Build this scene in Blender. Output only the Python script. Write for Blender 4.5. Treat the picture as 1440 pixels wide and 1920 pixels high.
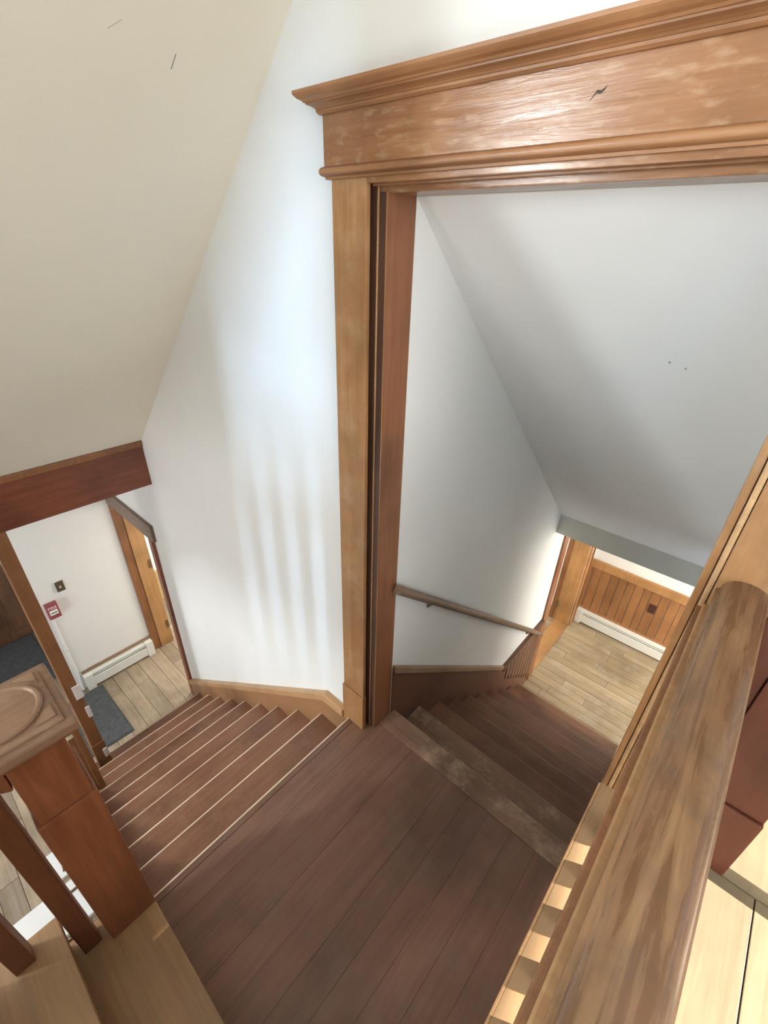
import bpy, bmesh, math, random
from mathutils import Vector, Matrix

random.seed(7)
for o in list(bpy.data.objects):
    bpy.data.objects.remove(o, do_unlink=True)
scn = bpy.context.scene
COL = scn.collection

# ------------------------------------------------------------------ camera
PITCH, ROLL, YAW, FPX = math.radians(30.41), math.radians(1.813), math.radians(40.687), 856.95
EYE = Vector((0.0, 0.0, 1.95))
fwd = Vector((-math.sin(YAW) * math.cos(PITCH), math.cos(YAW) * math.cos(PITCH), -math.sin(PITCH)))
rgt = Vector((math.cos(YAW), math.sin(YAW), 0))
upv = rgt.cross(fwd)
r2 = math.cos(ROLL) * rgt + math.sin(ROLL) * upv
u2 = -math.sin(ROLL) * rgt + math.cos(ROLL) * upv
cam_d = bpy.data.cameras.new('camera')
cam = bpy.data.objects.new('camera', cam_d)
COL.objects.link(cam)
cam.matrix_world = Matrix(((r2.x, u2.x, -fwd.x, EYE.x), (r2.y, u2.y, -fwd.y, EYE.y), (r2.z, u2.z, -fwd.z, EYE.z), (0, 0, 0, 1)))
cam_d.sensor_fit = 'VERTICAL'
cam_d.sensor_height = 24.0
cam_d.lens = 24.0 * FPX / 1920.0
cam_d.clip_start = 0.02
scn.camera = cam

# ------------------------------------------------------------------ world, sun, window daylight, exposure
world = bpy.data.worlds.new('world')
scn.world = world
world.use_nodes = True
bg = world.node_tree.nodes['Background']
bg.inputs[0].default_value = (0.62, 0.78, 1.0, 1)
bg.inputs[1].default_value = 1.2

SUN_EL = math.radians(30)
sun_dir = Vector((-0.904 * math.cos(SUN_EL), -0.427 * math.cos(SUN_EL), -math.sin(SUN_EL)))
sun_d = bpy.data.lights.new('sun', 'SUN')
sun_d.energy = 13.0
sun_d.angle = math.radians(0.6)
sun_d.color = (1.0, 0.94, 0.83)
sun = bpy.data.objects.new('sun', sun_d)
COL.objects.link(sun)
sun.rotation_euler = sun_dir.to_track_quat('-Z', 'Y').to_euler()


def daylight(name, loc, direction, w, h, power, color, spread=180):
    d = bpy.data.lights.new(name, 'AREA')
    d.shape = 'RECTANGLE'
    d.size, d.size_y = w, h
    d.energy = power
    d.color = color
    d.spread = math.radians(spread)
    o = bpy.data.objects.new(name, d)
    COL.objects.link(o)
    o.location = loc
    o.rotation_euler = Vector(direction).to_track_quat('-Z', 'Y').to_euler()
    return o


# daylight at unseen windows, plus one added fill lamp in the upper hall
daylight('daylight_stairwell_window', (-2.58, -3.16, 2.45), (0, 1, 0), 0.22, 1.4, 76, (0.90, 0.97, 1.0))
daylight('daylight_narrow_window', (2.60, -3.16, 1.70), (0, 1, 0), 0.16, 1.0, 265, (0.50, 0.72, 1.0))
daylight('fill_upper_hall', (3.16, -0.35, 2.0), (-1, 0, 0), 1.7, 1.6, 37, (1.0, 0.97, 0.91))  # added fill lamp that brightens the back stair wall and sloping ceiling
daylight('daylight_left_hall_window', (-2.3, -3.16, -0.45), (0, 1, 0), 1.6, 1.4, 36, (1.0, 0.98, 0.95))
daylight('daylight_right_hall_window', (1.64, 3.65, -0.5), (-1, 0, 0), 1.0, 1.4, 34, (1.0, 0.96, 0.88))
daylight('daylight_left_side_room_window', (-3.4, 2.55, -0.4), (0, -1, 0), 0.9, 1.2, 25, (1.0, 0.95, 0.85))
daylight('daylight_right_side_room_window', (-2.35, 3.7, -0.4), (1, 0, 0), 0.9, 1.2, 12, (1.0, 0.95, 0.85))

vs = scn.view_settings
vs.view_transform = 'Standard'
vs.look = 'None'
vs.exposure = 0.60
vs.gamma = 1.0
vs.use_curve_mapping = False


# ------------------------------------------------------------------ materials
def new_mat(name):
    m = bpy.data.materials.new(name)
    m.use_nodes = True
    nt = m.node_tree
    b = nt.nodes['Principled BSDF']
    return m, nt, b


def node(nt, t, **kw):
    n = nt.nodes.new(t)
    for k, v in kw.items():
        setattr(n, k, v)
    return n


def mixc(nt, a, b, fac):
    n = nt.nodes.new('ShaderNodeMix')
    n.data_type = 'RGBA'
    for s, v in ((n.inputs[6], a), (n.inputs[7], b)):
        if isinstance(v, tuple):
            s.default_value = v if len(v) == 4 else v + (1,)
        else:
            nt.links.new(v, s)
    if isinstance(fac, (int, float)):
        n.inputs[0].default_value = fac
    else:
        nt.links.new(fac, n.inputs[0])
    return n.outputs[2]


def ramp(nt, src, p0, p1, c0=0.0, c1=1.0):
    n = nt.nodes.new('ShaderNodeMapRange')
    n.inputs[1].default_value, n.inputs[2].default_value = p0, p1
    n.inputs[3].default_value, n.inputs[4].default_value = c0, c1
    nt.links.new(src, n.inputs[0])
    return n.outputs[0]


def wood(name, light, dark, axis='x', rough=0.4, scale=1.0, wear=None, wear_amt=0.35, grain=0.75, vary=0.10, bump=0.15, fleck=None):
    """grain runs along axis; wear = a colour of scuffed blotches with their own shape"""
    m, nt, b = new_mat(name)
    L = nt.links
    tc = node(nt, 'ShaderNodeTexCoord')
    oi = node(nt, 'ShaderNodeObjectInfo')
    mp = node(nt, 'ShaderNodeMapping')
    st = {'x': (2.0, 34, 34), 'y': (34, 2.0, 34), 'z': (34, 34, 2.0)}[axis]
    mp.inputs['Scale'].default_value = tuple(s * scale for s in st)
    L.new(tc.outputs['Object'], mp.inputs['Vector'])
    off = node(nt, 'ShaderNodeVectorMath', operation='SCALE')
    off.inputs[0].default_value = (13.1, 7.7, 5.3)
    L.new(oi.outputs['Random'], off.inputs['Scale'])
    L.new(off.outputs[0], mp.inputs['Location'])
    n1 = node(nt, 'ShaderNodeTexNoise')
    n1.inputs['Scale'].default_value = 1.6
    n1.inputs['Detail'].default_value = 6
    n1.inputs['Roughness'].default_value = 0.65
    n1.inputs['Distortion'].default_value = 0.6
    L.new(mp.outputs[0], n1.inputs['Vector'])
    col = mixc(nt, dark, light, ramp(nt, n1.outputs[0], 0.5 - 0.28 * (1.6 - grain), 0.5 + 0.28 * (1.6 - grain)))
    n2 = node(nt, 'ShaderNodeTexNoise')
    n2.inputs['Scale'].default_value = 3.0 * scale
    n2.inputs['Detail'].default_value = 4
    L.new(tc.outputs['Object'], n2.inputs['Vector'])
    col = mixc(nt, col, tuple(c * 0.45 for c in dark), ramp(nt, n2.outputs[0], 0.46, 0.74, 0.0, 0.62))
    if wear is not None:
        n3 = node(nt, 'ShaderNodeTexNoise')
        n3.inputs['Scale'].default_value = 7.0
        n3.inputs['Detail'].default_value = 7
        n3.inputs['Roughness'].default_value = 0.7
        L.new(tc.outputs['Object'], n3.inputs['Vector'])
        col = mixc(nt, col, wear, ramp(nt, n3.outputs[0], 0.5, 0.72, 0.0, wear_amt))
    if fleck is not None:
        mp2 = node(nt, 'ShaderNodeMapping')
        f = {'x': (22, 70, 70), 'y': (70, 22, 70), 'z': (70, 70, 22)}[axis]
        mp2.inputs['Scale'].default_value = f
        L.new(tc.outputs['Object'], mp2.inputs['Vector'])
        n4 = node(nt, 'ShaderNodeTexNoise')
        n4.inputs['Scale'].default_value = 1.0
        n4.inputs['Detail'].default_value = 3
        L.new(mp2.outputs[0], n4.inputs['Vector'])
        col = mixc(nt, col, fleck, ramp(nt, n4.outputs[0], 0.54, 0.72, 0.0, 0.30))
    hv = node(nt, 'ShaderNodeHueSaturation')
    L.new(col, hv.inputs['Color'])
    L.new(ramp(nt, oi.outputs['Random'], 0, 1, 1 - vary, 1 + vary), hv.inputs['Value'])
    L.new(hv.outputs[0], b.inputs['Base Color'])
    rr = ramp(nt, n1.outputs[0], 0.3, 0.7, rough - 0.06, rough + 0.1)
    L.new(rr, b.inputs['Roughness'])
    bp = node(nt, 'ShaderNodeBump')
    bp.inputs['Strength'].default_value = bump
    bp.inputs['Distance'].default_value = 0.003
    L.new(n1.outputs[0], bp.inputs['Height'])
    L.new(bp.outputs[0], b.inputs['Normal'])
    return m


def plain(name, col, rough=0.5, metal=0.0, vary=0.06, scale=9.0, bump=0.0):
    m, nt, b = new_mat(name)
    L = nt.links
    tc = node(nt, 'ShaderNodeTexCoord')
    n = node(nt, 'ShaderNodeTexNoise')
    n.inputs['Scale'].default_value = scale
    n.inputs['Detail'].default_value = 5
    L.new(tc.outputs['Object'], n.inputs['Vector'])
    c = mixc(nt, tuple(v * (1 - vary) for v in col), tuple(min(1, v * (1 + vary)) for v in col), ramp(nt, n.outputs[0], 0.3, 0.7))
    L.new(c, b.inputs['Base Color'])
    b.inputs['Roughness'].default_value = rough
    b.inputs['Metallic'].default_value = metal
    if bump:
        bp = node(nt, 'ShaderNodeBump')
        bp.inputs['Strength'].default_value = bump
        bp.inputs['Distance'].default_value = 0.004
        L.new(n.outputs[0], bp.inputs['Height'])
        L.new(bp.outputs[0], b.inputs['Normal'])
    return m


M = {}
M['plaster'] = plain('plaster_offwhite', (0.86, 0.86, 0.835), 0.75, vary=0.02, scale=2.5, bump=0.05)
M['plaster_slope'] = plain('plaster_cream', (0.80, 0.745, 0.62), 0.8, vary=0.02, scale=2.0, bump=0.05)
M['grey_paint'] = plain('grey_green_paint', (0.63, 0.62, 0.55), 0.6, vary=0.03)
M['casing'] = wood('oak_casing', (0.446, 0.233, 0.095), (0.314, 0.142, 0.052), 'z', 0.38, 1.2, wear=(0.66, 0.48, 0.30), wear_amt=0.3, bump=0.1)
M['casing_x'] = wood('oak_casing_lengthwise', (0.446, 0.221, 0.099), (0.285, 0.122, 0.047), 'x', 0.36, 1.2, bump=0.1)
M['frieze'] = wood('oak_frieze_flecked', (0.410, 0.200, 0.090), (0.270, 0.115, 0.047), 'x', 0.2, 1.0, fleck=(0.66, 0.46, 0.29), bump=0.5)
M['jamb'] = wood('jamb_redbrown', (0.357, 0.145, 0.062), (0.213, 0.076, 0.033), 'z', 0.36, 1.1, bump=0.1)
M['slot_brown'] = wood('slot_dark_brown', (0.10, 0.042, 0.024), (0.06, 0.024, 0.014), 'z', 0.45, 1.0)
M['slot'] = plain('slot_dark', (0.045, 0.018, 0.012), 0.6)
M['landing'] = wood('landing_board_brown', (0.263, 0.134, 0.084), (0.167, 0.081, 0.052), 'y', 0.42, 0.9, wear=(0.20, 0.125, 0.085), wear_amt=0.6, vary=0.09)
M['tread'] = wood('left_tread_redbrown', (0.310, 0.144, 0.081), (0.207, 0.086, 0.048), 'y', 0.38, 0.9, wear=(0.33, 0.19, 0.115), wear_amt=0.55, vary=0.08)
M['riser'] = wood('left_riser_redbrown', (0.240, 0.102, 0.054), (0.156, 0.060, 0.034), 'y', 0.42, 0.9)
M['edge'] = wood('pale_nosing_highlight', (0.95, 0.80, 0.62), (0.78, 0.58, 0.40), 'y', 0.35, 1.0)  # pale colour stands in for light glinting on the nosing bevels
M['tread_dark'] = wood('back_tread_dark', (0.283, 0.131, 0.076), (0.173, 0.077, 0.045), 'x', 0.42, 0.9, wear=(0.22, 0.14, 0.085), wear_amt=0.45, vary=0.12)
M['threshold'] = wood('worn_threshold', (0.297, 0.176, 0.108), (0.189, 0.101, 0.061), 'x', 0.42, 0.9, wear=(0.52, 0.36, 0.24), wear_amt=0.9)
M['tan_tread'] = wood('upper_tread_tan', (0.438, 0.255, 0.117), (0.280, 0.153, 0.068), 'x', 0.45, 0.8, wear=(0.30, 0.19, 0.10), wear_amt=0.5)
M['skirt'] = wood('skirt_oak', (0.46, 0.25, 0.12), (0.33, 0.16, 0.072), 'x', 0.36, 1.0)
M['skirt_cap'] = wood('skirt_cap_oak', (0.60, 0.37, 0.185), (0.44, 0.24, 0.11), 'x', 0.34, 1.0)
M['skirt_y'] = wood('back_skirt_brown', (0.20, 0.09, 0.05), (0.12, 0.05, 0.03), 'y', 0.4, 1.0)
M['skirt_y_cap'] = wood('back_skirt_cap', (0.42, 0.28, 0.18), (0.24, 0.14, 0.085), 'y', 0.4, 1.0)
M['rail_grey'] = wood('back_handrail_worn', (0.30, 0.20, 0.135), (0.17, 0.10, 0.065), 'y', 0.42, 1.0, wear=(0.10, 0.07, 0.05), wear_amt=0.5)
M['newel'] = wood('newel_redbrown', (0.275, 0.094, 0.038), (0.158, 0.048, 0.019), 'z', 0.33, 1.0, vary=0.05)
M['newel_shaded'] = wood('baluster_shaded', (0.171, 0.058, 0.024), (0.098, 0.030, 0.012), 'z', 0.33, 1.0, vary=0.05)  # newel brown darkened, putting shade into the balusters' colour
M['newel_cap'] = wood('newel_cap_worn', (0.32, 0.19, 0.115), (0.20, 0.105, 0.06), 'y', 0.36, 1.0, wear=(0.44, 0.31, 0.22), wear_amt=0.5)
M['baluster'] = wood('baluster_brown', (0.36, 0.17, 0.075), (0.22, 0.095, 0.04), 'z', 0.38, 1.2)
M['rail'] = wood('handrail_worn_oak', (0.385, 0.212, 0.102), (0.207, 0.098, 0.043), 'y', 0.27, 0.8, wear=(0.15, 0.09, 0.05), wear_amt=0.9, grain=1.3)
M['ledge'] = wood('ledge_oak', (0.50, 0.33, 0.18), (0.38, 0.23, 0.115), 'y', 0.40, 1.0)
M['upper_floor'] = wood('upper_floor_pale', (0.34, 0.265, 0.165), (0.275, 0.205, 0.12), 'y', 0.40, 0.8, vary=0.07)
M['redcasing'] = wood('dark_red_casing', (0.157, 0.042, 0.019), (0.100, 0.026, 0.012), 'z', 0.4, 1.0, vary=0.04)
M['header'] = wood('header_redbrown', (0.306, 0.095, 0.044), (0.185, 0.054, 0.026), 'y', 0.36, 0.9)
M['post'] = wood('post_orange_oak', (0.33, 0.145, 0.057), (0.22, 0.088, 0.034), 'z', 0.38, 1.0)
M['hallfloor'] = wood('hall_floor_pale', (0.44, 0.36, 0.27), (0.27, 0.195, 0.125), 'x', 0.36, 0.8, wear=(0.46, 0.35, 0.22), wear_amt=0.7, vary=0.15)
M['backfloor'] = wood('back_hall_floor_pale', (0.47, 0.38, 0.255), (0.31, 0.225, 0.13), 'x', 0.34, 0.9, wear=(0.43, 0.39, 0.32), wear_amt=0.6, vary=0.14)
M['wains'] = wood('wainscot_oak', (0.42, 0.20, 0.082), (0.29, 0.125, 0.048), 'z', 0.38, 1.0, vary=0.14)
M['orange_jamb'] = wood('lower_jamb_oak', (0.58, 0.315, 0.13), (0.42, 0.21, 0.08), 'z', 0.36, 1.0)
M['pale_board'] = wood('pale_yellow_board', (0.74, 0.55, 0.27), (0.62, 0.43, 0.19), 'z', 0.4, 1.0)
M['dark_oak'] = wood('dark_oak', (0.20, 0.10, 0.05), (0.11, 0.05, 0.026), 'z', 0.4, 1.0)
M['white_metal'] = plain('white_enamel', (0.80, 0.80, 0.76), 0.35, vary=0.02)
M['white'] = plain('white_paint', (0.90, 0.90, 0.88), 0.5, vary=0.01)
M['mat_grey'] = plain('mat_charcoal', (0.075, 0.08, 0.085), 0.9, vary=0.25, scale=40, bump=0.6)
M['bronze'] = plain('bronze_plate', (0.20, 0.165, 0.11), 0.35, 0.6)
M['brown_plastic'] = plain('brown_plate', (0.085, 0.022, 0.015), 0.4)
M['red'] = plain('pull_station_red', (0.36, 0.085, 0.095), 0.4)
M['black'] = plain('black_mark', (0.03, 0.025, 0.02), 0.6)
M['scuff'] = plain('grey_scuff', (0.30, 0.28, 0.24), 0.8)
M['pink_metal'] = plain('worn_bright_plate', (0.82, 0.74, 0.70), 0.3)
M['cream'] = plain('cream_lit_face', (0.86, 0.80, 0.60), 0.5, vary=0.02)
M['glass'] = plain('pane_glass', (0.8, 0.85, 0.9), 0.05)
M['glass'].node_tree.nodes['Principled BSDF'].inputs['Transmission Weight'].default_value = 1.0


# ------------------------------------------------------------------ builders
def base_of(parent):
    p = Vector((0, 0, 0))
    while parent is not None:
        p += parent.location
        parent = parent.parent
    return p


def mesh_obj(name, bm, mat, parent=None):
    """bm is in world coordinates; the object keeps its parent's base as origin"""
    b = base_of(parent)
    if b.length:
        bmesh.ops.translate(bm, verts=bm.verts, vec=-b)
    bmesh.ops.recalc_face_normals(bm, faces=bm.faces)
    me = bpy.data.meshes.new(name)
    bm.to_mesh(me)
    bm.free()
    me.materials.append(mat)
    o = bpy.data.objects.new(name, me)
    COL.objects.link(o)
    o.parent = parent
    return o


def add_box(bm, x0, x1, y0, y1, z0, z1, bevel=0.0):
    if x0 > x1: x0, x1 = x1, x0
    if y0 > y1: y0, y1 = y1, y0
    if z0 > z1: z0, z1 = z1, z0
    v = [bm.verts.new(c) for c in ((x0, y0, z0), (x1, y0, z0), (x1, y1, z0), (x0, y1, z0), (x0, y0, z1), (x1, y0, z1), (x1, y1, z1), (x0, y1, z1))]
    fs = [bm.faces.new([v[i] for i in f]) for f in ((0, 3, 2, 1), (4, 5, 6, 7), (0, 1, 5, 4), (1, 2, 6, 5), (2, 3, 7, 6), (3, 0, 4, 7))]
    if bevel:
        es = list({e for f in fs for e in f.edges})
        bmesh.ops.bevel(bm, geom=es, offset=bevel, segments=2, affect='EDGES', profile=0.6)


def box(name, x0, x1, y0, y1, z0, z1, mat, parent=None, bevel=0.0):
    bm = bmesh.new()
    add_box(bm, x0, x1, y0, y1, z0, z1, bevel)
    return mesh_obj(name, bm, mat, parent)


def boxes(name, lst, mat, parent=None):
    bm = bmesh.new()
    for b in lst:
        add_box(bm, *b)
    return mesh_obj(name, bm, mat, parent)


def add_prism(bm, pts, axis, a0, a1):
    """pts: closed 2-D outline in the plane across axis (x: (y,z); y: (x,z); z: (x,y))"""
    def P(p, a):
        return {'x': (a, p[0], p[1]), 'y': (p[0], a, p[1]), 'z': (p[0], p[1], a)}[axis]
    A = [bm.verts.new(P(p, a0)) for p in pts]
    B = [bm.verts.new(P(p, a1)) for p in pts]
    n = len(pts)
    bm.faces.new(A)
    bm.faces.new(list(reversed(B)))
    for i in range(n):
        bm.faces.new((A[i], B[i], B[(i + 1) % n], A[(i + 1) % n]))


def prism(name, pts, axis, a0, a1, mat, parent=None, bevel=0.0):
    bm = bmesh.new()
    add_prism(bm, pts, axis, a0, a1)
    if bevel:
        bmesh.ops.bevel(bm, geom=list(bm.edges), offset=bevel, segments=2, affect='EDGES', profile=0.6)
    return mesh_obj(name, bm, mat, parent)


def smooth(o, ang=40):
    for p in o.data.polygons:
        p.use_smooth = True
    try:
        o.data.set_sharp_from_angle(angle=math.radians(ang))
    except Exception:
        pass
    return o


def tube(name, p0, p1, r, mat, parent=None, seg=14):
    p0, p1 = Vector(p0), Vector(p1)
    bm = bmesh.new()
    d = (p1 - p0)
    q = d.to_track_quat('Z', 'Y').to_matrix().to_4x4()
    bmesh.ops.create_cone(bm, cap_ends=True, segments=seg, radius1=r, radius2=r, depth=d.length, matrix=Matrix.Translation((p0 + p1) / 2) @ q)
    return smooth(mesh_obj(name, bm, mat, parent))


def tag(o, label=None, cat=None, group=None, kind=None):
    for k, v in (('label', label), ('category', cat), ('group', group), ('kind', kind)):
        if v:
            o[k] = v
    return o


def thing(name, label, cat, loc, group=None, kind=None):
    o = bpy.data.objects.new(name, None)
    o.empty_display_size = 0.1
    COL.objects.link(o)
    o.location = loc
    return tag(o, label, cat, group, kind)


def struct(o, label):
    return tag(o, label=label, kind='structure')


def group_empty(name, label, loc):
    return thing(name, label, None, loc, kind='structure')


# ------------------------------------------------------------------ key levels
RISE, GO_L, GO_B = 0.16, 0.2065, 0.2
ZF = -1.60          # lower storey floor
ZU = 0.64           # upper floor
YW, YB = 0.978, 1.114   # the doorway wall, front and back face
XB = -0.88          # left wall of the back stair

# ------------------------------------------------------------------ walls and ceilings
struct(boxes('wall_doorway', [
    (-3.93, -3.79, YW, YB, ZF - 0.1, 3.7), (-3.79, -3.06, YW, YB, 0.07, 3.7), (-3.06, -0.945, YW, YB, ZF - 0.1, 3.7),
    (-0.945, 0.03, YW, YB, 2.10, 3.7), (0.03, 0.30, YW, YB, ZF - 0.1, 3.7), (0.30, 1.64, YW, YB, 2.72, 3.7), (0.30, 1.64, YW, YB, ZF - 0.1, ZU - 0.1), (1.64, 3.2, YW, YB, ZF - 0.1, 3.7)],
    M['plaster']), 'off-white plaster wall holding the tall oak doorway')
sl = 0.955
zc = lambda x: 2.43 + sl * (x + 1.165)
bm = bmesh.new()
add_prism(bm, [(-2.80, zc(-2.80)), (0.16, zc(0.16)), (0.16, zc(0.16) + 0.12), (-2.80, zc(-2.80) + 0.12)], 'y', -0.2, YW)
ceil_l = struct(mesh_obj('ceiling_left_slope', bm, M['plaster_slope']), 'cream sloping ceiling above the left stair flight')
struct(prism('wall_light_screen', [(-2.80, 0.5), (-2.45, 0.72), (-1.27, 0.95), (-1.27, zc(-1.27)), (-2.80, zc(-2.80))], 'y', -0.24, -0.20, M['plaster']), 'added plaster screen below the sloping ceiling, blocking window light')  # unseen panel added to block stairwell light and cast the soffit shadow
ys = lambda y: 2.055 - 0.941 * (y - 1.114)
bm = bmesh.new()
add_prism(bm, [(1.108, ys(1.108)), (2.97, ys(2.97)), (2.97, ys(2.97) + 0.15), (1.108, ys(1.108) + 0.15)], 'x', XB - 0.02, 0.03)
ceil_r = struct(mesh_obj('ceiling_right_slope', bm, M['plaster']), 'white sloping ceiling seen through the tall doorway')
struct(boxes('wall_back_stair_left', [(XB - 0.12, XB, YB, 3.27, ZF - 0.1, 2.3), (XB - 0.12, XB, 3.27, 4.17, 0.40, 0.8), (XB - 0.12, XB, 4.17, 4.5, ZF - 0.1, 0.8)], M['plaster']), 'off-white wall beside the back stair behind its handrail')
struct(boxes('wall_back_stair_right', [(0.012, 0.13, YB, 2.62, ZF - 0.1, 2.3)], M['plaster']), 'plaster wall on the right of the back stair')
struct(boxes('wall_back_hall_far', [(-2.6, 1.9, 4.36, 4.48, ZF - 0.1, 0.8)], M['white']), 'white wall above the wainscot in the back hall')
struct(box('ceiling_back_hall', -2.6, 1.9, 3.05, 4.5, 0.55, 0.7, M['plaster']), 'plaster ceiling of the back hall')
struct(boxes('wall_back_hall_right', [(1.7, 1.85, 2.9, 4.5, ZF - 0.1, 0.8), (0.13, 1.85, 2.88, 3.0, ZF - 0.1, 0.8)], M['plaster']), 'plaster wall on the right of the back hall')
struct(boxes('wall_side_room_right', [(-2.5, -2.38, 2.9, 4.5, ZF - 0.1, 0.8), (-2.5, XB - 0.12, 2.85, 2.97, ZF - 0.1, 0.8)], M['plaster']), 'plaster wall of the room off the back hall')
trimr = struct(box('trim_back_header', XB, 0.012, 2.95, 3.07, 0.175, 0.345, M['grey_paint']), 'grey-green painted header at the foot of the back stair ceiling')
struct(box('wall_back_header', XB - 0.1, 0.13, 2.97, 3.07, 0.345, 0.8, M['plaster']), 'plaster above the back stair header')
# left hall shell
struct(boxes('wall_left_hall_far', [(-3.92, -3.793, 0.26, YW, ZF - 0.1, 0.8)], M['plaster']), 'white wall carrying the red fire alarm pull in the left hall')
struct(boxes('wall_vestibule', [(-5.05, -4.93, -3.2, 0.40, ZF - 0.1, 0.8), (-5.05, -3.79, 0.28, 0.40, ZF - 0.1, 0.8)], M['plaster']), 'white wall at the far left end of the hall')
struct(box('ceiling_left_hall', -5.05, -2.86, -3.2, YW, 0.75, 0.87, M['plaster']), 'plaster ceiling of the left hall')
struct(boxes('wall_over_left_hall', [(-2.98, -2.86, -3.2, YW, 0.87, 3.7)], M['plaster']), 'plaster wall above the left hall')
struct(boxes('wall_left_side_room', [(-4.6, -2.2, 2.6, 2.72, ZF - 0.1, 0.8), (-4.6, -4.48, YB, 2.6, ZF - 0.1, 0.8), (-2.32, -2.2, YB, 2.6, ZF - 0.1, 0.8)], M['white']), 'white wall of the room off the left hall')
struct(box('ceiling_left_side_room', -4.6, -2.2, YB, 2.72, 0.5, 0.65, M['plaster']), 'plaster ceiling of the room off the left hall')
# upper shell around and behind the viewer
struct(box('ceiling_upper', -3.0, 3.3, -3.3, 3.4, 3.6, 3.72, M['plaster']), 'flat plaster ceiling over the upper hall')
W1 = (-2.72, -2.44, 1.72, 3.18)
W2 = (2.52, 2.68, 1.2, 2.2)
W3 = (-3.1, -1.5, -1.15, 0.25)


def wall_with_holes(name, a0, a1, z0, z1, holes, fixed, axis, mat, label):
    """a wall of boxes around window holes; holes: (a0, a1, z0, z1) not overlapping in a"""
    lst = []
    cur = a0
    for h in sorted(holes):
        segs = [(cur, h[0], z0, z1), (h[0], h[1], z0, h[2]), (h[0], h[1], h[3], z1)]
        lst += segs
        cur = h[1]
    lst.append((cur, a1, z0, z1))
    if axis == 'x':
        return struct(boxes(name, [(s[0], s[1], fixed[0], fixed[1], s[2], s[3]) for s in lst], mat), label)
    return struct(boxes(name, [(fixed[0], fixed[1], s[0], s[1], s[2], s[3]) for s in lst], mat), label)


bm_holes = [W1, W2]
wall_with_holes('wall_south', -3.0, 3.3, 0.6, 3.7, bm_holes, (-3.32, -3.2), 'x', M['plaster'], 'plaster wall with windows behind the viewer')
wall_with_holes('wall_south_lower', -5.05, 3.3, ZF - 0.1, 0.6, [W3], (-3.32, -3.2), 'x', M['plaster'], 'plaster wall of the lower hall behind the stair')
WS = (1.55, 2.75, 1.45, 2.783)
W5 = (-1.2, 0.5, 1.2, 2.8)
wall_with_holes('wall_east', -3.3, 3.4, ZF - 0.1, 3.7, [WS, W5], (3.2, 3.32), 'y', M['plaster'], 'plaster wall with the sunny window right of the doorway')
struct(box('wall_added_partition', 1.29, 3.2, -1.68, -1.58, ZU, 3.6, M['plaster']), 'added partition that keeps narrow window light off the doorway')  # unseen wall added to keep the narrow window's beam out of the doorway
struct(box('wall_sunny_room_far', 0.0, 3.3, 3.2, 3.32, ZU - 0.1, 3.7, M['plaster']), 'far plaster wall of the sunny room')
struct(box('wall_sunny_room_left', 0.13, 0.25, YB, 3.2, 0.8, 3.7, M['plaster']), 'left plaster wall of the sunny room')
struct(prism('wall_added_spandrel', [(-3.2, ZU), (-0.865, ZU), (-0.865, 1.10), (-0.80, 1.10), (-0.80, 1.60), (-0.05, 2.58), (-0.05, 3.6), (-3.2, 3.6)], 'x', 0.05, 0.13, M['plaster']), 'added plaster wall beside the upper steps, edged to shape window light')  # unseen; raking edge shaped to trim the narrow window's light patch


def window(name, a0, a1, z0, z1, plane, axis, label, bars=1):
    w = group_empty(name, label, ((a0 + a1) / 2, plane, z0) if axis == 'x' else (plane, (a0 + a1) / 2, z0))
    t = 0.035

    def bar(nm, b0, b1, c0, c1, m=M['white'], d=0.03):
        if axis == 'x':
            return box(nm, b0, b1, plane - d, plane + d, c0, c1, m, w)
        return box(nm, plane - d, plane + d, b0, b1, c0, c1, m, w)
    bar('window_frame', a0, a0 + t, z0, z1)
    bar('window_frame', a1 - t, a1, z0, z1)
    bar('window_frame', a0, a1, z0, z0 + t)
    bar('window_frame', a0, a1, z1 - t, z1)
    return w


window('window_1', W1[0], W1[1], W1[2], W1[3], -3.26, 'x', 'stairwell window behind the viewer')
window('window_5', W2[0] - 0.035, W2[1] + 0.035, W2[2] - 0.035, W2[3] + 0.035, -3.26, 'x', 'narrow upper hall window behind the viewer')
window('window_2', W3[0], W3[1], W3[2], W3[3], -3.26, 'x', 'lower hall window behind the stair')
window('window_3', WS[0] - 0.035, WS[1] + 0.035, WS[2] - 0.035, WS[3] + 0.035, 3.26, 'y', 'sunny window of the room at the right')
window('added_window', W5[0], W5[1], W5[2], W5[3], 3.26, 'y', 'added upper hall window for the fill lamp')  # opening added to go with the fill lamp


# ------------------------------------------------------------------ floors with their boards
def floor_boards(name, label, x0, x1, y0, y1, ztop, run, width, mat, gap=0.0025, thick=0.02, sub=0.10, lens=None, bev=0.0012):
    f = group_empty(name, label, ((x0 + x1) / 2, (y0 + y1) / 2, ztop - thick - sub))
    box('floor_slab', x0, x1, y0, y1, ztop - thick - sub, ztop - thick, mat, f)
    a0, a1 = (y0, y1) if run == 'x' else (x0, x1)
    c0, c1 = (x0, x1) if run == 'x' else (y0, y1)
    n = max(1, round((a1 - a0) / width))
    w = (a1 - a0) / n
    for i in range(n):
        s0, s1 = a0 + i * w + gap / 2, a0 + (i + 1) * w - gap / 2
        cuts = [c0, c1]
        if lens:
            p = c0 + random.uniform(0.3, 1.0) * lens
            while p < c1 - 0.3:
                cuts.append(p)
                p += lens * random.uniform(0.8, 1.2)
            cuts.sort()
        for k in range(len(cuts) - 1):
            e0, e1 = cuts[k] + gap / 2, cuts[k + 1] - gap / 2
            dz = random.uniform(-0.0008, 0.0008)
            if run == 'x':
                box('floor_board', e0, e1, s0, s1, ztop - thick, ztop + dz, mat, f, bev)
            else:
                box('floor_board', s0, s1, e0, e1, ztop - thick, ztop + dz, mat, f, bev)
    return f


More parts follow.
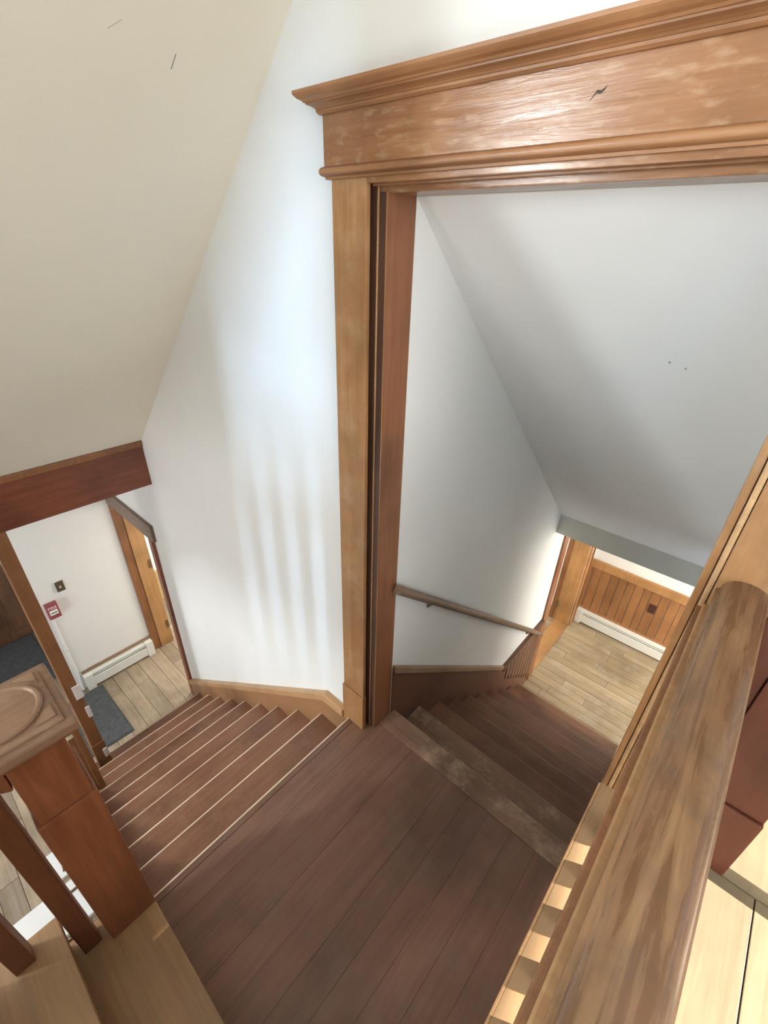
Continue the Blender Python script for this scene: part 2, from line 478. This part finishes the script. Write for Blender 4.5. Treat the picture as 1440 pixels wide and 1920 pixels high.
floor_boards('floor_landing', 'dark brown boarded landing between the two stair flights', -0.975, 0.01, -0.02, 1.0355, 0.0, 'y', 0.0945, M['landing'], gap=0.0005, bev=0.0006)
floor_boards('floor_left_hall', 'pale worn plank floor at the foot of the left flight', -4.93, -1.0, -0.6, YW + 0.14, ZF, 'x', 0.118, M['hallfloor'], lens=1.1)
floor_boards('floor_stairwell', 'brown plank floor far below beside the stair', -4.93, 0.0, -3.2, -0.6, ZF, 'x', 0.2, M['hallfloor'])
floor_boards('floor_back_hall', 'pale narrow plank floor at the foot of the back stair', -2.4, 1.7, 2.75, 4.36, ZF, 'x', 0.085, M['backfloor'], lens=1.2)
floor_boards('floor_upper', 'pale sunlit plank floor right of the oak handrail', 0.115, 3.2, -3.2, 0.9568, ZU, 'y', 0.255, M['upper_floor'])
floor_boards('floor_upper_top', 'plank floor at the top of the short steps', -1.0, 0.1, -3.2, -0.62, ZU, 'y', 0.12, M['tan_tread'])
floor_boards('floor_left_side_room', 'pale floor of the room beyond the left lower doorway', -4.48, -2.32, YB + 0.004, 2.6, ZF, 'y', 0.12, M['hallfloor'])
floor_boards('floor_sunny_room', 'pale plank floor of the sunny room', 0.26, 3.2, 1.16, 3.2, ZU + 0.03, 'y', 0.12, M['upper_floor'])
struct(box('trim_sunny_threshold', 0.27, 1.66, 0.957, 1.155, ZU - 0.1, ZU + 0.042, M['upper_floor'], None, 0.0015), 'pale raised wooden threshold beside the dark red casing')
struct(box('wall_landing_fascia', 0.012, 0.05, -0.9, YW, ZF, 0.60, M['ledge']), 'wooden fascia under the oak ledge beside the landing')

# ------------------------------------------------------------------ left flight (descends along -x)
stl = thing('staircase', 'red-brown wooden stair flight with pale painted-on nosing highlights going down on the left', 'staircase', (-1.9, 0.5, ZF))
NY0, NY1 = 0.021, 0.955
for k in range(10):
    xn, z = -1.0 - GO_L * k, -RISE * k
    if k:
        t = box('tread', xn, xn + GO_L + 0.018, NY0, NY1, z - 0.03, z, M['tread'], stl, 0.003)
    else:
        t = box('tread', xn, xn + 0.0235, NY0, NY1, z - 0.03, z, M['landing'], stl, 0.002)
    box('nosing_highlight', xn - 0.005, xn + 0.0015, NY0, NY1, z - 0.012, z + 0.0012, M['edge'], t, 0.0015)  # pale strip paints in the bevel's reflected highlight
    box('riser', xn + 0.018, xn + 0.035, NY0, NY1, z - RISE, z - 0.03, M['riser'], stl)
prism('near_stringer', [(-1.02, -0.02), (-1.02, 0.05), (-2.95, 0.05 - 1.93 * RISE / GO_L), (-2.95, ZF), (-2.6, ZF)], 'y', -0.03, 0.0205, M['riser'], stl, 0.003)
# skirt on the wall with its moulded cap
sk = group_empty('baseboard_left_flight', 'golden oak skirting board stepping down along the left flight', (-2.0, 0.96, -0.7))
top = [(-1.037, 0.022), (-1.172, 0.022), (-3.0, -1.395)]
prism('skirt_board', [top[0], top[1], top[2], (-3.0, ZF), (-2.9, ZF - 0.0), (-1.037, -0.20)], 'y', 0.956, YW, M['skirt'], sk)
prism('cap_moulding', [(-1.037, 0.030), (-1.172, 0.030), (-3.0, -1.387), (-3.0, -1.430), (-1.180, -0.014), (-1.037, -0.012)], 'y', 0.943, YW, M['skirt_cap'], sk, 0.004)
prism('cap_bead', [(-1.037, -0.010), (-1.178, -0.011), (-3.0, -1.428), (-3.0, -1.448), (-1.186, -0.031), (-1.037, -0.028)], 'y', 0.950, YW, M['skirt'], sk, 0.003)

# ------------------------------------------------------------------ back flight (descends along +y)
stb = thing('back_staircase', 'dark brown back stair flight going down beyond the tall doorway', 'staircase', (-0.44, 2.0, ZF))
th = box('threshold', XB + 0.001, 0.008, 1.036, 1.137, -0.028, 0.004, M['threshold'], stb, 0.004)
box('riser', XB + 0.008, 0.008, 1.10, 1.115, -RISE, -0.028, M['tread_dark'], stb)
for k in range(1, 10):
    yn, z = 1.14 + GO_B * k, -RISE * k
    t = box('tread', XB + 0.017, 0.008, yn - GO_B - 0.024, yn, z - 0.03, z, M['threshold'] if k == 1 else M['tread_dark'], stb, 0.005)
    box('riser', XB + 0.017, 0.008, yn - 0.034, yn - 0.018, z - RISE, z - 0.03, M['tread_dark'], stb)
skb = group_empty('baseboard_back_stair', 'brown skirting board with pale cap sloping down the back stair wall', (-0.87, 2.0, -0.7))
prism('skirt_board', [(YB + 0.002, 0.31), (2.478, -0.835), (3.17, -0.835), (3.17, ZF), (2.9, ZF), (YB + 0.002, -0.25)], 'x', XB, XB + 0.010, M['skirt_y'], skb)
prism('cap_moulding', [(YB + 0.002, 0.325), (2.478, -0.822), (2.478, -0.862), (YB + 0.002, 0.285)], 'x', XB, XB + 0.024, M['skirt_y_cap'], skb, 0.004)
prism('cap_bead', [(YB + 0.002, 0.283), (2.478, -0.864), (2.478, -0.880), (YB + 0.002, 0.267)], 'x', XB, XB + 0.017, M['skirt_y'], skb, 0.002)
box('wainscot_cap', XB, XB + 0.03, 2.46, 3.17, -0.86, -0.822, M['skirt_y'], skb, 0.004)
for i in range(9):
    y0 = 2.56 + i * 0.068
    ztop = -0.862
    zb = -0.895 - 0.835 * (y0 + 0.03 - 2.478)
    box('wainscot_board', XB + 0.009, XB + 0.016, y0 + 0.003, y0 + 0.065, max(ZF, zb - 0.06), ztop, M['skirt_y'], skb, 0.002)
hr = thing('wall_handrail', 'worn grey-brown round handrail fixed to the back stair wall', 'handrail', (-0.83, 2.0, 0.0))
tube('rail', (-0.85, 1.088, 0.792), (-0.85, 3.16, -0.975), 0.020, M['rail_grey'], hr)
for yb in (1.35, 2.85):
    zb = 0.792 - 0.8528 * (yb - 1.088)
    tube('bracket', (XB + 0.001, yb, zb - 0.05), (-0.85, yb, zb - 0.012), 0.008, M['bronze'], hr, 8)

# ------------------------------------------------------------------ tall oak doorway
d1 = group_empty('door_1', 'tall oak cased doorway with moulded head between landing and back stair', (-0.45, 0.97, 0.0))
XL, XR = -1.035, 0.125
box('casing', XL, -0.915, 0.962, YW, 0.214, 2.086, M['casing'], d1, 0.0025)
box('plinth_block', XL - 0.004, -0.911, 0.955, YW, -0.04, 0.214, M['casing'], d1, 0.003)
box('casing_edge_strip', 0.004, 0.018, 0.960, YW, 0.676, 2.086, M['casing'], d1, 0.003)
box('casing_bead', 0.0195, 0.030, 0.957, YW, 0.676, 2.086, M['skirt_cap'], d1, 0.004)
box('casing', 0.0315, XR, 0.962, YW, 0.676, 2.086, M['casing'], d1, 0.002)
# pocket-door jambs: front strip, dark slot with the door edge in it, broad rear jamb
for s in (-1, 1):
    X = (lambda v: v) if s < 0 else (lambda v: -0.872 - v)
    box('jamb_strip', X(-0.945), X(-0.921), 0.966, 0.974, 0.0, 2.080, M['pink_metal'] if 0 else M['jamb'], d1)
    box('jamb_slot', X(-0.945), X(-0.938), 0.974, 1.002, 0.0, 2.085, M['slot'], d1)
    dg = box('pocket_door_edge', X(-0.938), X(-0.929), 0.984, 0.993, 0.0, 2.078, M['dark_oak'], d1, 0.002)
    box('rear_jamb', X(-0.945), X(-0.880), 1.002, YB, -0.12, 2.058, M['jamb'], d1, 0.003)
    box('jamb_stop', X(-0.945), X(-0.9065), 0.9935, 0.9985, 0.0, 2.070, M['slot_brown'], d1)
    box('stop_arris', X(-0.9065), X(-0.9048), 0.9930, 0.9985, 0.0, 2.070, M['skirt_cap'], d1)
    box('jamb_face_strip', X(-0.945), X(-0.8820), 0.9986, 1.0019, 0.0, 2.057, M['slot_brown'], d1)
    box('jamb_arris', X(-0.8820), X(-0.8802), 0.9984, 1.0019, 0.0, 2.057, M['casing'], d1)
    if s < 0:
        tube('edge_pull', (-0.932, 0.9885, 0.825), (-0.920, 0.9885, 0.825), 0.012, M['black'], dg)
box('head_jamb_front', -0.915, 0.005, 0.964, 0.976, 2.072, 2.086, M['frieze'], d1, 0.002)
box('head_slot', -0.94, 0.03, 0.976, 1.002, 2.088, 2.098, M['slot'], d1)
box('head_track', -0.915, 0.005, 0.983, 0.993, 2.068, 2.088, M['frieze'], d1, 0.002)
box('head_jamb_rear', -0.945, 0.03, 1.002, YB, 2.055, 2.10, M['frieze'], d1, 0.003)
box('frieze_board', -1.050, 0.140, 0.952, YW, 2.108, 2.218, M['frieze'], d1, 0.0015)


def moulding(name, prof, xl, xr, yf, mat, parent):
    """profile of (projection, z) swept round the left return, along the face and round the right return"""
    bm = bmesh.new()
    path = lambda p: [(xl - p, YW), (xl - p, yf - p), (xr + p, yf - p), (xr + p, YW)]
    rings = [[bm.verts.new((c[0], c[1], z)) for c in path(p)] for p, z in prof]
    for a, b_ in zip(rings, rings[1:]):
        for i in range(3):
            bm.faces.new((a[i], a[i + 1], b_[i + 1], b_[i]))
    bm.faces.new(rings[0])
    bm.faces.new(list(reversed(rings[-1])))
    return mesh_obj(name, bm, mat, parent)


crown_lo = [(0.0, 2.208), (0.006, 2.208), (0.010, 2.212), (0.011, 2.216), (0.008, 2.219)]
crown_mid = [(0.0, 2.217), (0.011, 2.217), (0.0135, 2.220), (0.019, 2.223), (0.027, 2.2255), (0.028, 2.2295), (0.022, 2.230)]
crown_hi = [(0.0, 2.2285), (0.031, 2.2285), (0.034, 2.232), (0.041, 2.235), (0.0465, 2.240), (0.049, 2.243), (0.049, 2.249), (0.0, 2.252)]
moulding('crown_lower', crown_lo, -1.050, 0.140, 0.952, M['casing_x'], d1)
moulding('crown_middle', crown_mid, -1.050, 0.140, 0.952, M['casing_x'], d1)
moulding('crown_upper', crown_hi, -1.050, 0.140, 0.952, M['casing_x'], d1)
bead = [(0.0, 2.084), (0.003, 2.084)] + [(0.004 + 0.011 * math.sin(t), 2.0995 - 0.0105 * math.cos(t)) for t in [math.pi * i / 8 for i in range(9)]] + [(0.0, 2.1115)]
smooth(moulding('bead', bead, -1.045, 0.135, 0.957, M['casing_x'], d1), 50)
bm = bmesh.new()
add_box(bm, -0.4045, -0.4025, 0.9505, 0.9525, 2.160, 2.166)
bmesh.ops.rotate(bm, verts=bm.verts, cent=(-0.40, 0.951, 2.165), matrix=Matrix.Rotation(math.radians(-35), 3, 'Y'))
prism('scratch_mark', [(-0.405, 2.159), (-0.395, 2.172), (-0.389, 2.170), (-0.381, 2.175), (-0.384, 2.170), (-0.390, 2.166), (-0.396, 2.168)], 'y', 0.9512, 0.9522, M['black'], d1)
bm.free()

# second, dark red casing to the right (doorway of the sunny room)
d2 = group_empty('door_2', 'dark red-brown door casing behind the worn oak handrail', (0.6, 0.97, ZU))
box('casing', 0.175, 0.302, 0.960, YW, 0.872, 2.72, M['redcasing'], d2, 0.002)
box('plinth_block', 0.171, 0.304, 0.954, YW, ZU, 0.869, M['redcasing'], d2, 0.002)
box('casing', 1.64, 1.76, 0.960, YW, ZU, 2.72, M['redcasing'], d2, 0.002)
box('casing_backboard', 0.126, 0.1735, 0.966, YW, 0.676, 2.72, M['redcasing'], d2, 0.002)
box('jamb', 0.292, 0.302, YW, YB, ZU + 0.042, 2.72, M['redcasing'], d2)
box('jamb', 1.638, 1.648, YW, YB, ZU + 0.042, 2.72, M['redcasing'], d2)
box('head_casing', 0.175, 1.76, 0.958, YW, 2.72, 2.84, M['redcasing'], d2, 0.002)

# ------------------------------------------------------------------ oak guard rail right under the viewer
gr = thing('oak_balustrade', 'worn oak handrail with square balusters on a ledge at lower right', 'balustrade', (0.08, 0.0, ZU))
lg = box('ledge', 0.002, 0.115, -0.86, 0.977, 0.600, 0.675, M['ledge'], gr, 0.004)
bm = bmesh.new()
hp = [(0.050, 1.358), (0.046, 1.362), (0.046, 1.370), (0.040, 1.374), (0.036, 1.380), (0.036, 1.388), (0.042, 1.392), (0.042, 1.398), (0.046, 1.408), (0.055, 1.416), (0.068, 1.4205), (0.082, 1.4215),
      (0.096, 1.4195), (0.107, 1.414), (0.1135, 1.405), (0.1145, 1.396), (0.1145, 1.390), (0.120, 1.386), (0.120, 1.379), (0.116, 1.374), (0.110, 1.370), (0.110, 1.362), (0.106, 1.358)]
add_prism(bm, hp, 'y', -0.86, 0.961)
smooth(mesh_obj('handrail', bm, M['rail'], gr), 28)
for i, (a, z0, z1) in enumerate(((0.038, 1.346, 1.3575), (0.028, 1.338, 1.3455), (0.019, 1.326, 1.3375))):
    box('sub_rail_moulding', a, 0.112, -0.86, 0.961, z0, z1, (M['baluster'], M['skirt_cap'], M['baluster'])[i], gr, 0.003)
box('ledge_lit_edge', -0.002, 0.0035, -0.86, 0.955, 0.655, 0.6765, M['skirt_cap'], gr, 0.0015)  # pale strip stands in for the lit edge of the ledge
yb = 0.848 - 0.0225
proto = None
while yb > -0.84:
    if proto is None:
        bm = bmesh.new()
        add_box(bm, 0.046, 0.091, yb - 0.0225, yb + 0.0225, 0.675, 1.327, 0.003)
        proto = mesh_obj('baluster', bm, M['baluster'], gr)
        y_first = yb
    else:
        c = proto.copy()
        COL.objects.link(c)
        c.location.y = yb - y_first
    yb -= 0.1165

# ------------------------------------------------------------------ short steps up at lower left with newel and balusters
ups = thing('upper_steps', 'tan wooden steps going up from the landing at lower left', 'steps', (-0.5, -0.3, 0.0))
for k in range(1, 4):
    y1, z = -0.2 * (k - 1) + (0.02 if k == 1 else 0.02), RISE * k
    box('tread', -0.995, -0.004, y1 - 0.232, y1, z - 0.03, z, M['tan_tread'], ups, 0.004)
    box('riser', -0.985, -0.004, y1 - 0.034, y1 - 0.018, z - RISE + (0.001 if k == 1 else 0), z - 0.03, M['tan_tread'], ups)
box('riser', -0.985, -0.004, -0.614, -0.598, 3 * RISE, ZU - 0.02, M['tan_tread'], ups)
prism('outer_stringer', [(0.015, -0.12), (0.015, 0.128), (-0.18, 0.128), (-0.62, 0.128 + 0.44 * 0.8), (-0.62, -0.3)], 'x', -1.012, -0.997, M['riser'], ups, 0.003)

nb = thing('newel_balustrade', 'red-brown newel post with square carved cap and balusters at lower left', 'balustrade', (-0.98, -0.05, 0.0))
NX0, NX1, NYa, NYb = -1.065, -0.905, -0.102, 0.016
box('newel_base', NX0 - 0.006, NX1, NYa - 0.004, NYb + 0.004, 0.1605, 0.790, M['newel'], nb, 0.004)
box('newel_shaft', NX0 + 0.004, NX1 - 0.006, NYa + 0.004, NYb - 0.004, 0.790, 1.010, M['newel'], nb, 0.003)
box('newel_collar', NX0 - 0.012, NX1 + 0.010, NYa - 0.012, NYb + 0.012, 1.010, 1.032, M['newel'], nb, 0.006)
cap = box('newel_cap', NX0 - 0.038, NX1 + 0.028, NYa - 0.070, NYb + 0.028, 1.032, 1.062, M['newel_cap'], nb, 0.007)
bm = bmesh.new()
add_box(bm, NX0 - 0.018, NX1 + 0.010, NYa - 0.050, NYb + 0.010, 1.058, 1.068, 0.004)
mesh_obj('cap_panel', bm, M['newel_cap'], cap)
cx, cy = -0.995, -0.066
bm = bmesh.new()
R0 = [(0.079, 1.066), (0.079, 1.073), (0.075, 1.0765), (0.070, 1.0765), (0.066, 1.0715), (0.040, 1.073), (0.0, 1.074)]
seg = 40
rings = []
for r, z in R0[:-1]:
    rings.append([bm.verts.new((cx + r * math.cos(2 * math.pi * i / seg), cy + r * math.sin(2 * math.pi * i / seg), z)) for i in range(seg)])
for a, b_ in zip(rings, rings[1:]):
    for i in range(seg):
        bm.faces.new((a[i], a[(i + 1) % seg], b_[(i + 1) % seg], b_[i]))
bm.faces.new(rings[-1])
smooth(mesh_obj('cap_roundel', bm, M['newel_cap'], cap), 35)
for sx, sy in ((1, 1), (1, -1), (-1, 1), (-1, -1)):
    qx, qy = cx + sx * 0.083, cy + sy * 0.083
    tri = [(qx, qy), (qx - sx * 0.040, qy), (qx - sx * 0.030, qy - sy * 0.012), (qx - sx * 0.012, qy - sy * 0.030), (qx, qy - sy * 0.040)]
    if sx * sy < 0:
        tri.reverse()
    prism('corner_leaf', tri, 'z', 1.066, 1.0725, M['newel_cap'], cap, 0.003)
for i in range(4):
    by = -0.150 - 0.117 * i
    zt = RISE * (1 + int((abs(by) + 0.02) / 0.2))
    box('baluster', -0.975, -0.930, by - 0.0225, by + 0.0225, zt, 0.96 + 0.8 * (abs(by) - 0.1), M['newel_shaded'], nb, 0.004)
prism('handrail', [(-0.10, 0.93), (-0.10, 0.99), (-0.66, 0.99 + 0.56 * 0.8), (-0.66, 0.93 + 0.56 * 0.8)], 'x', -0.99, -0.915, M['newel'], nb, 0.008)

# ------------------------------------------------------------------ left hall: header, post, doorway, heater, alarm, plates, mats
hd = group_empty('trim_left_header', 'broad red-brown header beam under the sloping cream ceiling', (-2.8, 0.4, 0.6))
box('header_board', -2.90, -2.774, -0.6, YW - 0.001, 0.603, 0.862, M['header'], hd, 0.003)
box('header_cap', -2.90, -2.760, -0.6, YW - 0.001, 0.862, 0.898, M['post'], hd, 0.005)
ps = group_empty('trim_left_post', 'orange-brown post standing below the left end of the header beam', (-2.84, 0.18, -1.4))
box('post_shaft', -2.90, -2.776, 0.140, 0.212, -1.18, 0.603, M['post'], ps, 0.003)
box('post_plinth', -2.905, -2.771, 0.135, 0.216, ZF, -1.18, M['post'], ps, 0.003)
for y0, y1, z0, z1 in ((0.176, 0.222, -0.70, -0.585), (0.196, 0.222, -0.90, -0.80), (0.186, 0.214, -1.345, -1.255)):
    box('metal_plate', -2.7745, -2.7655, y0, y1, z0, z1, M['pink_metal'], ps, 0.001)

lp = thing('lower_post', 'slim brown post with a cream upper panel coloured as a lit face behind the newel post', 'post', (-2.24, 0.07, -0.96))
box('shaft', -2.29, -2.25, 0.062, 0.095, -0.9595, -0.12, M['post'], lp, 0.003)
box('side_panel', -2.285, -2.26, 0.030, 0.0615, -0.9595, -0.45, M['post'], lp, 0.002)
box('lit_face_panel', -2.284, -2.261, 0.030, 0.0615, -0.449, -0.16, M['cream'], lp, 0.002)  # cream colour stands in for light on the post's upper face

d3 = group_empty('door_3', 'oak door frame with brown head casing in the left lower hall', (-3.4, 1.0, ZF))
box('head_casing', -3.86, -2.965, 0.955, YW, 0.075, 0.205, M['rail_grey'], d3, 0.002)
box('near_casing', -3.060, -3.005, 0.955, YW, ZF, 0.075, M['header'], d3, 0.002)
box('near_jamb', -3.060, -3.048, YW, YB, ZF, 0.07, M['jamb'], d3)
box('far_casing', -3.793, -3.775, 0.962, 1.03, ZF, 0.075, M['post'], d3, 0.002)
box('far_jamb', -3.79, -3.768, 1.032, 1.155, ZF, 0.07, M['orange_jamb'], d3, 0.002)
for z in (-0.62, -1.36):
    h = box('hinge', -3.768, -3.762, 1.125, 1.150, z - 0.045, z + 0.045, M['dark_oak'], d3, 0.001)
box('head_jamb', -3.79, -3.06, YW, YB, 0.058, 0.07, M['jamb'], d3)
wb = group_empty('trim_side_room_wainscot', 'pale yellow wooden boards low on the wall beyond the left lower doorway', (-4.47, 1.8, ZF))
for i in range(10):
    y0 = YB + 0.01 + i * 0.145
    box('wainscot_board', -4.478, -4.462, y0, y0 + 0.142, ZF, -1.24, M['pale_board'], wb, 0.003)
box('wainscot_cap', -4.478, -4.448, YB + 0.01, 2.58, -1.24, -1.21, M['pale_board'], wb, 0.004)


def heater(name, label, x0, x1, y0, y1, axis, sgn):
    """baseboard heater; axis = run direction; sgn = side the front faces along the other axis"""
    if axis == 'y':
        h = thing(name, label, 'heater', (x0, (y0 + y1) / 2, ZF))
        f = x0 + 0.055 * sgn
        B = lambda nm, a, b_, p0, p1, z0, z1, m=M['white_metal'], bev=0.003: box(nm, x0 + p0 * sgn, x0 + p1 * sgn, a, b_, z0, z1, m, h, bev)
        a0, a1 = y0, y1
    else:
        h = thing(name, label, 'heater', ((x0 + x1) / 2, y0, ZF))
        B = lambda nm, a, b_, p0, p1, z0, z1, m=M['white_metal'], bev=0.003: box(nm, a, b_, y0 + p0 * sgn, y0 + p1 * sgn, z0, z1, m, h, bev)
        a0, a1 = x0, x1
    B('back_panel', a0 + 0.06, a1 - 0.06, 0.0, 0.012, ZF, ZF + 0.165)
    B('top_cover', a0 + 0.06, a1 - 0.06, 0.010, 0.052, ZF + 0.148, ZF + 0.162)
    B('front_cover', a0 + 0.06, a1 - 0.06, 0.046, 0.058, ZF + 0.022, ZF + 0.118)
    B('damper', a0 + 0.065, a1 - 0.065, 0.030, 0.048, ZF + 0.124, ZF + 0.136)
    B('fin_element', a0 + 0.07, a1 - 0.07, 0.014, 0.040, ZF + 0.04, ZF + 0.10, M['black'], 0)
    B('end_cap', a0, a0 + 0.065, 0.0, 0.062, ZF, ZF + 0.168)
    B('end_cap', a1 - 0.065, a1, 0.0, 0.062, ZF, ZF + 0.168)
    return h


heater('baseboard_heater', 'white baseboard heater under the wall with the red fire alarm', -3.792, -3.73, 0.350, 0.955, 'y', 1)
heater('baseboard_heater', 'long white baseboard heater below the oak wainscot', -0.86, 0.9, 4.342, 4.28, 'x', -1)
box('baseboard_left_hall', -3.7925, -3.778, 0.352, 0.955, -1.432, -1.402, M['skirt_y_cap'])
struct(bpy.data.objects['baseboard_left_hall'], 'thin brown baseboard cap above the left hall heater')
cd = thing('conduit', 'thin white conduit running down from the red fire alarm pull', 'conduit', (-3.79, 0.322, ZF))
tube('pipe', (-3.782, 0.322, ZF), (-3.782, 0.322, -0.735), 0.009, M['white_metal'], cd)
tube('strap', (-3.792, 0.322, -1.1), (-3.770, 0.322, -1.1), 0.014, M['white_metal'], cd, 10)


def text_mesh(name, s, size, loc, rot, mat, parent, extrude=0.0008):
    c = bpy.data.curves.new(name, 'FONT')
    c.body = s
    c.size = size
    c.extrude = extrude
    c.align_x = 'CENTER'
    c.align_y = 'CENTER'
    t = bpy.data.objects.new('tmp', c)
    COL.objects.link(t)
    dg = bpy.context.evaluated_depsgraph_get()
    me = bpy.data.meshes.new_from_object(t.evaluated_get(dg))
    bpy.data.objects.remove(t, do_unlink=True)
    me.transform(Matrix.Translation(Vector(loc)) @ rot.to_4x4())
    me.transform(Matrix.Translation(-base_of(parent)))
    me.materials.append(mat)
    o = bpy.data.objects.new(name, me)
    COL.objects.link(o)
    o.parent = parent
    return o


fp = thing('fire_alarm_pull', 'red fire alarm pull station with white lettering on the left hall wall', 'fire alarm', (-3.79, 0.348, -0.73))
box('body', -3.7925, -3.752, 0.306, 0.390, -0.732, -0.588, M['red'], fp, 0.004)
rotx = Matrix(((0, 0, 1), (1, 0, 0), (0, 1, 0)))
text_mesh('lettering', 'FIRE', 0.034, (-3.7512, 0.348, -0.626), rotx, M['white'], fp)
hnd = box('pull_handle', -3.752, -3.743, 0.320, 0.376, -0.690, -0.645, M['white'], fp, 0.002)
box('handle_slot', -3.7432, -3.7424, 0.326, 0.370, -0.672, -0.664, M['black'], hnd)
box('lower_slot', -3.7525, -3.7515, 0.322, 0.374, -0.702, -0.696, M['black'], fp)
sp = thing('switch_plate', 'small bronze switch plate above the red fire alarm pull', 'switch plate', (-3.79, 0.455, -0.53))
box('plate', -3.7925, -3.786, 0.427, 0.484, -0.535, -0.440, M['bronze'], sp, 0.002)
box('toggle', -3.786, -3.774, 0.450, 0.460, -0.497, -0.480, M['pink_metal'], sp, 0.001)


def mat_rug(name, label, x0, x1, y0, y1, r=0.02):
    m = thing(name, label, 'mat', ((x0 + x1) / 2, (y0 + y1) / 2, ZF))
    box('mat_pile', x0 + 0.012, x1 - 0.012, y0 + 0.012, y1 - 0.012, ZF + 0.002, ZF + 0.012, M['mat_grey'], m, 0.002)
    box('mat_border', x0, x1, y0, y1, ZF, ZF + 0.007, M['mat_grey'], m, 0.002)
    return m


mat_rug('floor_mat', 'charcoal floor mat lying at the foot of the left flight', -3.72, -3.05, -0.10, 0.452)
mat_rug('floor_mat', 'dark mat at the far left end of the hall behind the newel cap', -4.90, -4.10, -0.75, 0.22)
wv = group_empty('trim_vestibule_wainscot', 'dark wood panelling at the far left end of the hall', (-4.92, -0.5, ZF))
for i in range(8):
    y1 = 0.275 - i * 0.16
    box('wainscot_board', -4.929, -4.912, y1 - 0.157, y1, ZF + 0.10, -0.78, M['dark_oak'], wv, 0.003)
box('wainscot_cap', -4.929, -4.895, -1.1, 0.278, -0.78, -0.74, M['dark_oak'], wv, 0.004)
box('wainscot_base', -4.929, -4.905, -1.1, 0.278, ZF, ZF + 0.10, M['dark_oak'], wv, 0.003)
# bright white panels lying far below, seen between newel and baluster
pn = thing('white_panel', 'bright white panel far below seen between newel and first baluster', 'panel', (-2.15, -0.35, ZF))
box('sheet', -2.285, -2.005, -0.62, -0.10, ZF + 0.001, ZF + 0.03, M['white'], pn, 0.003)
box('cross_bar', -2.215, -2.200, -0.33, -0.18, ZF + 0.03, ZF + 0.04, M['dark_oak'], pn, 0.002)
pn = thing('white_panel', 'smaller white panel with brown bar far below beside the newel base', 'panel', (-2.45, -0.3, ZF))
box('sheet', -2.54, -2.33, -0.42, -0.15, ZF + 0.001, ZF + 0.03, M['white'], pn, 0.003)
prism('cross_bar', [(-2.53, -0.26), (-2.50, -0.25), (-2.36, -0.27), (-2.36, -0.285)], 'z', ZF + 0.03, ZF + 0.04, M['dark_oak'], pn)

# ------------------------------------------------------------------ back hall: wainscot, outlet, doorway
wn = group_empty('trim_back_wainscot', 'oak board wainscot with cap rail on the back hall wall', (-0.3, 4.35, ZF))
xs = [-0.88, -0.835, -0.751, -0.66, -0.579, -0.499, -0.425, -0.341, -0.272, -0.187, -0.106]
while xs[-1] < 1.6:
    xs.append(xs[-1] + 0.083)
for a, b_ in zip(xs, xs[1:]):
    box('wainscot_board', a + 0.0025, b_ - 0.0025, 4.345, 4.36, -1.41, -0.882, M['wains'], wn, 0.003)
box('wainscot_cap', -0.88, 1.65, 4.330, 4.36, -0.882, -0.792, M['orange_jamb'], wn, 0.005)
box('wainscot_base', -0.88, 1.65, 4.340, 4.36, ZF, -1.408, M['wains'], wn, 0.003)
ol = thing('outlet_plate', 'small dark brown outlet plate on the oak wainscot', 'outlet', (-0.22, 4.34, -1.13))
box('plate', -0.252, -0.190, 4.338, 4.3455, -1.128, -1.024, M['brown_plastic'], ol, 0.002)
for z in (-1.098, -1.058):
    box('socket', -0.233, -0.209, 4.3355, 4.339, z - 0.012, z + 0.012, M['black'], ol, 0.002)
d4 = group_empty('door_4', 'golden oak door frame at the foot of the back stair', (-0.9, 3.7, ZF))
box('near_casing', XB, XB + 0.016, 3.172, 3.268, ZF, 0.40, M['jamb'], d4, 0.002)
box('far_casing', XB, XB + 0.016, 4.175, 4.262, ZF, 0.40, M['orange_jamb'], d4, 0.002)
box('casing_edge', XB, XB + 0.024, 4.262, 4.285, ZF, 0.40, M['post'], d4, 0.002)
box('far_jamb', -1.045, XB, 4.158, 4.17, ZF, 0.40, M['orange_jamb'], d4, 0.001)
box('door_stop', -1.09, -1.045, 4.150, 4.17, ZF, 0.40, M['post'], d4, 0.001)
box('near_jamb', -1.0, XB, 3.27, 3.28, ZF, 0.40, M['post'], d4)
for z in (-1.39, -0.4):
    h = box('hinge', -1.05, -1.03, 4.145, 4.158, z - 0.045, z + 0.045, M['bronze'], d4, 0.001)
struct(box('trim_back_sill', -1.02, XB + 0.012, 3.275, 4.168, ZF, ZF + 0.008, M['orange_jamb'], None, 0.002), 'pale door sill at the foot of the back stair')

# ------------------------------------------------------------------ small scuffs on the plaster
for (x, y, dx, dy) in ((-1.307, 0.735, 0.012, 0.002), (-1.281, 0.603, 0.008, 0.012)):
    bm = bmesh.new()
    n = Vector((sl, 0, -1)).normalized() * 0.0006
    w = Vector((0.0006, 0.0012, 0.0006))
    p = [Vector((x - dx, y - dy, zc(x - dx))), Vector((x + dx, y + dy, zc(x + dx)))]
    vv = [bm.verts.new(q) for q in (p[0] + n - w, p[0] + n + w, p[1] + n + w, p[1] + n - w)]
    vb = [bm.verts.new(v.co - n * 1.5) for v in vv]
    bm.faces.new(vv)
    for i in range(4):
        bm.faces.new((vv[i], vv[(i + 1) % 4], vb[(i + 1) % 4], vb[i]))
    mesh_obj('scuff_mark', bm, M['scuff'], ceil_l)
for (x, y) in ((-0.267, 1.503), (-0.226, 1.516)):
    box('scuff_mark', x - 0.0022, x + 0.0022, y - 0.0022, y + 0.0022, ys(y) - 0.003, ys(y) + 0.002, M['scuff'], ceil_r)
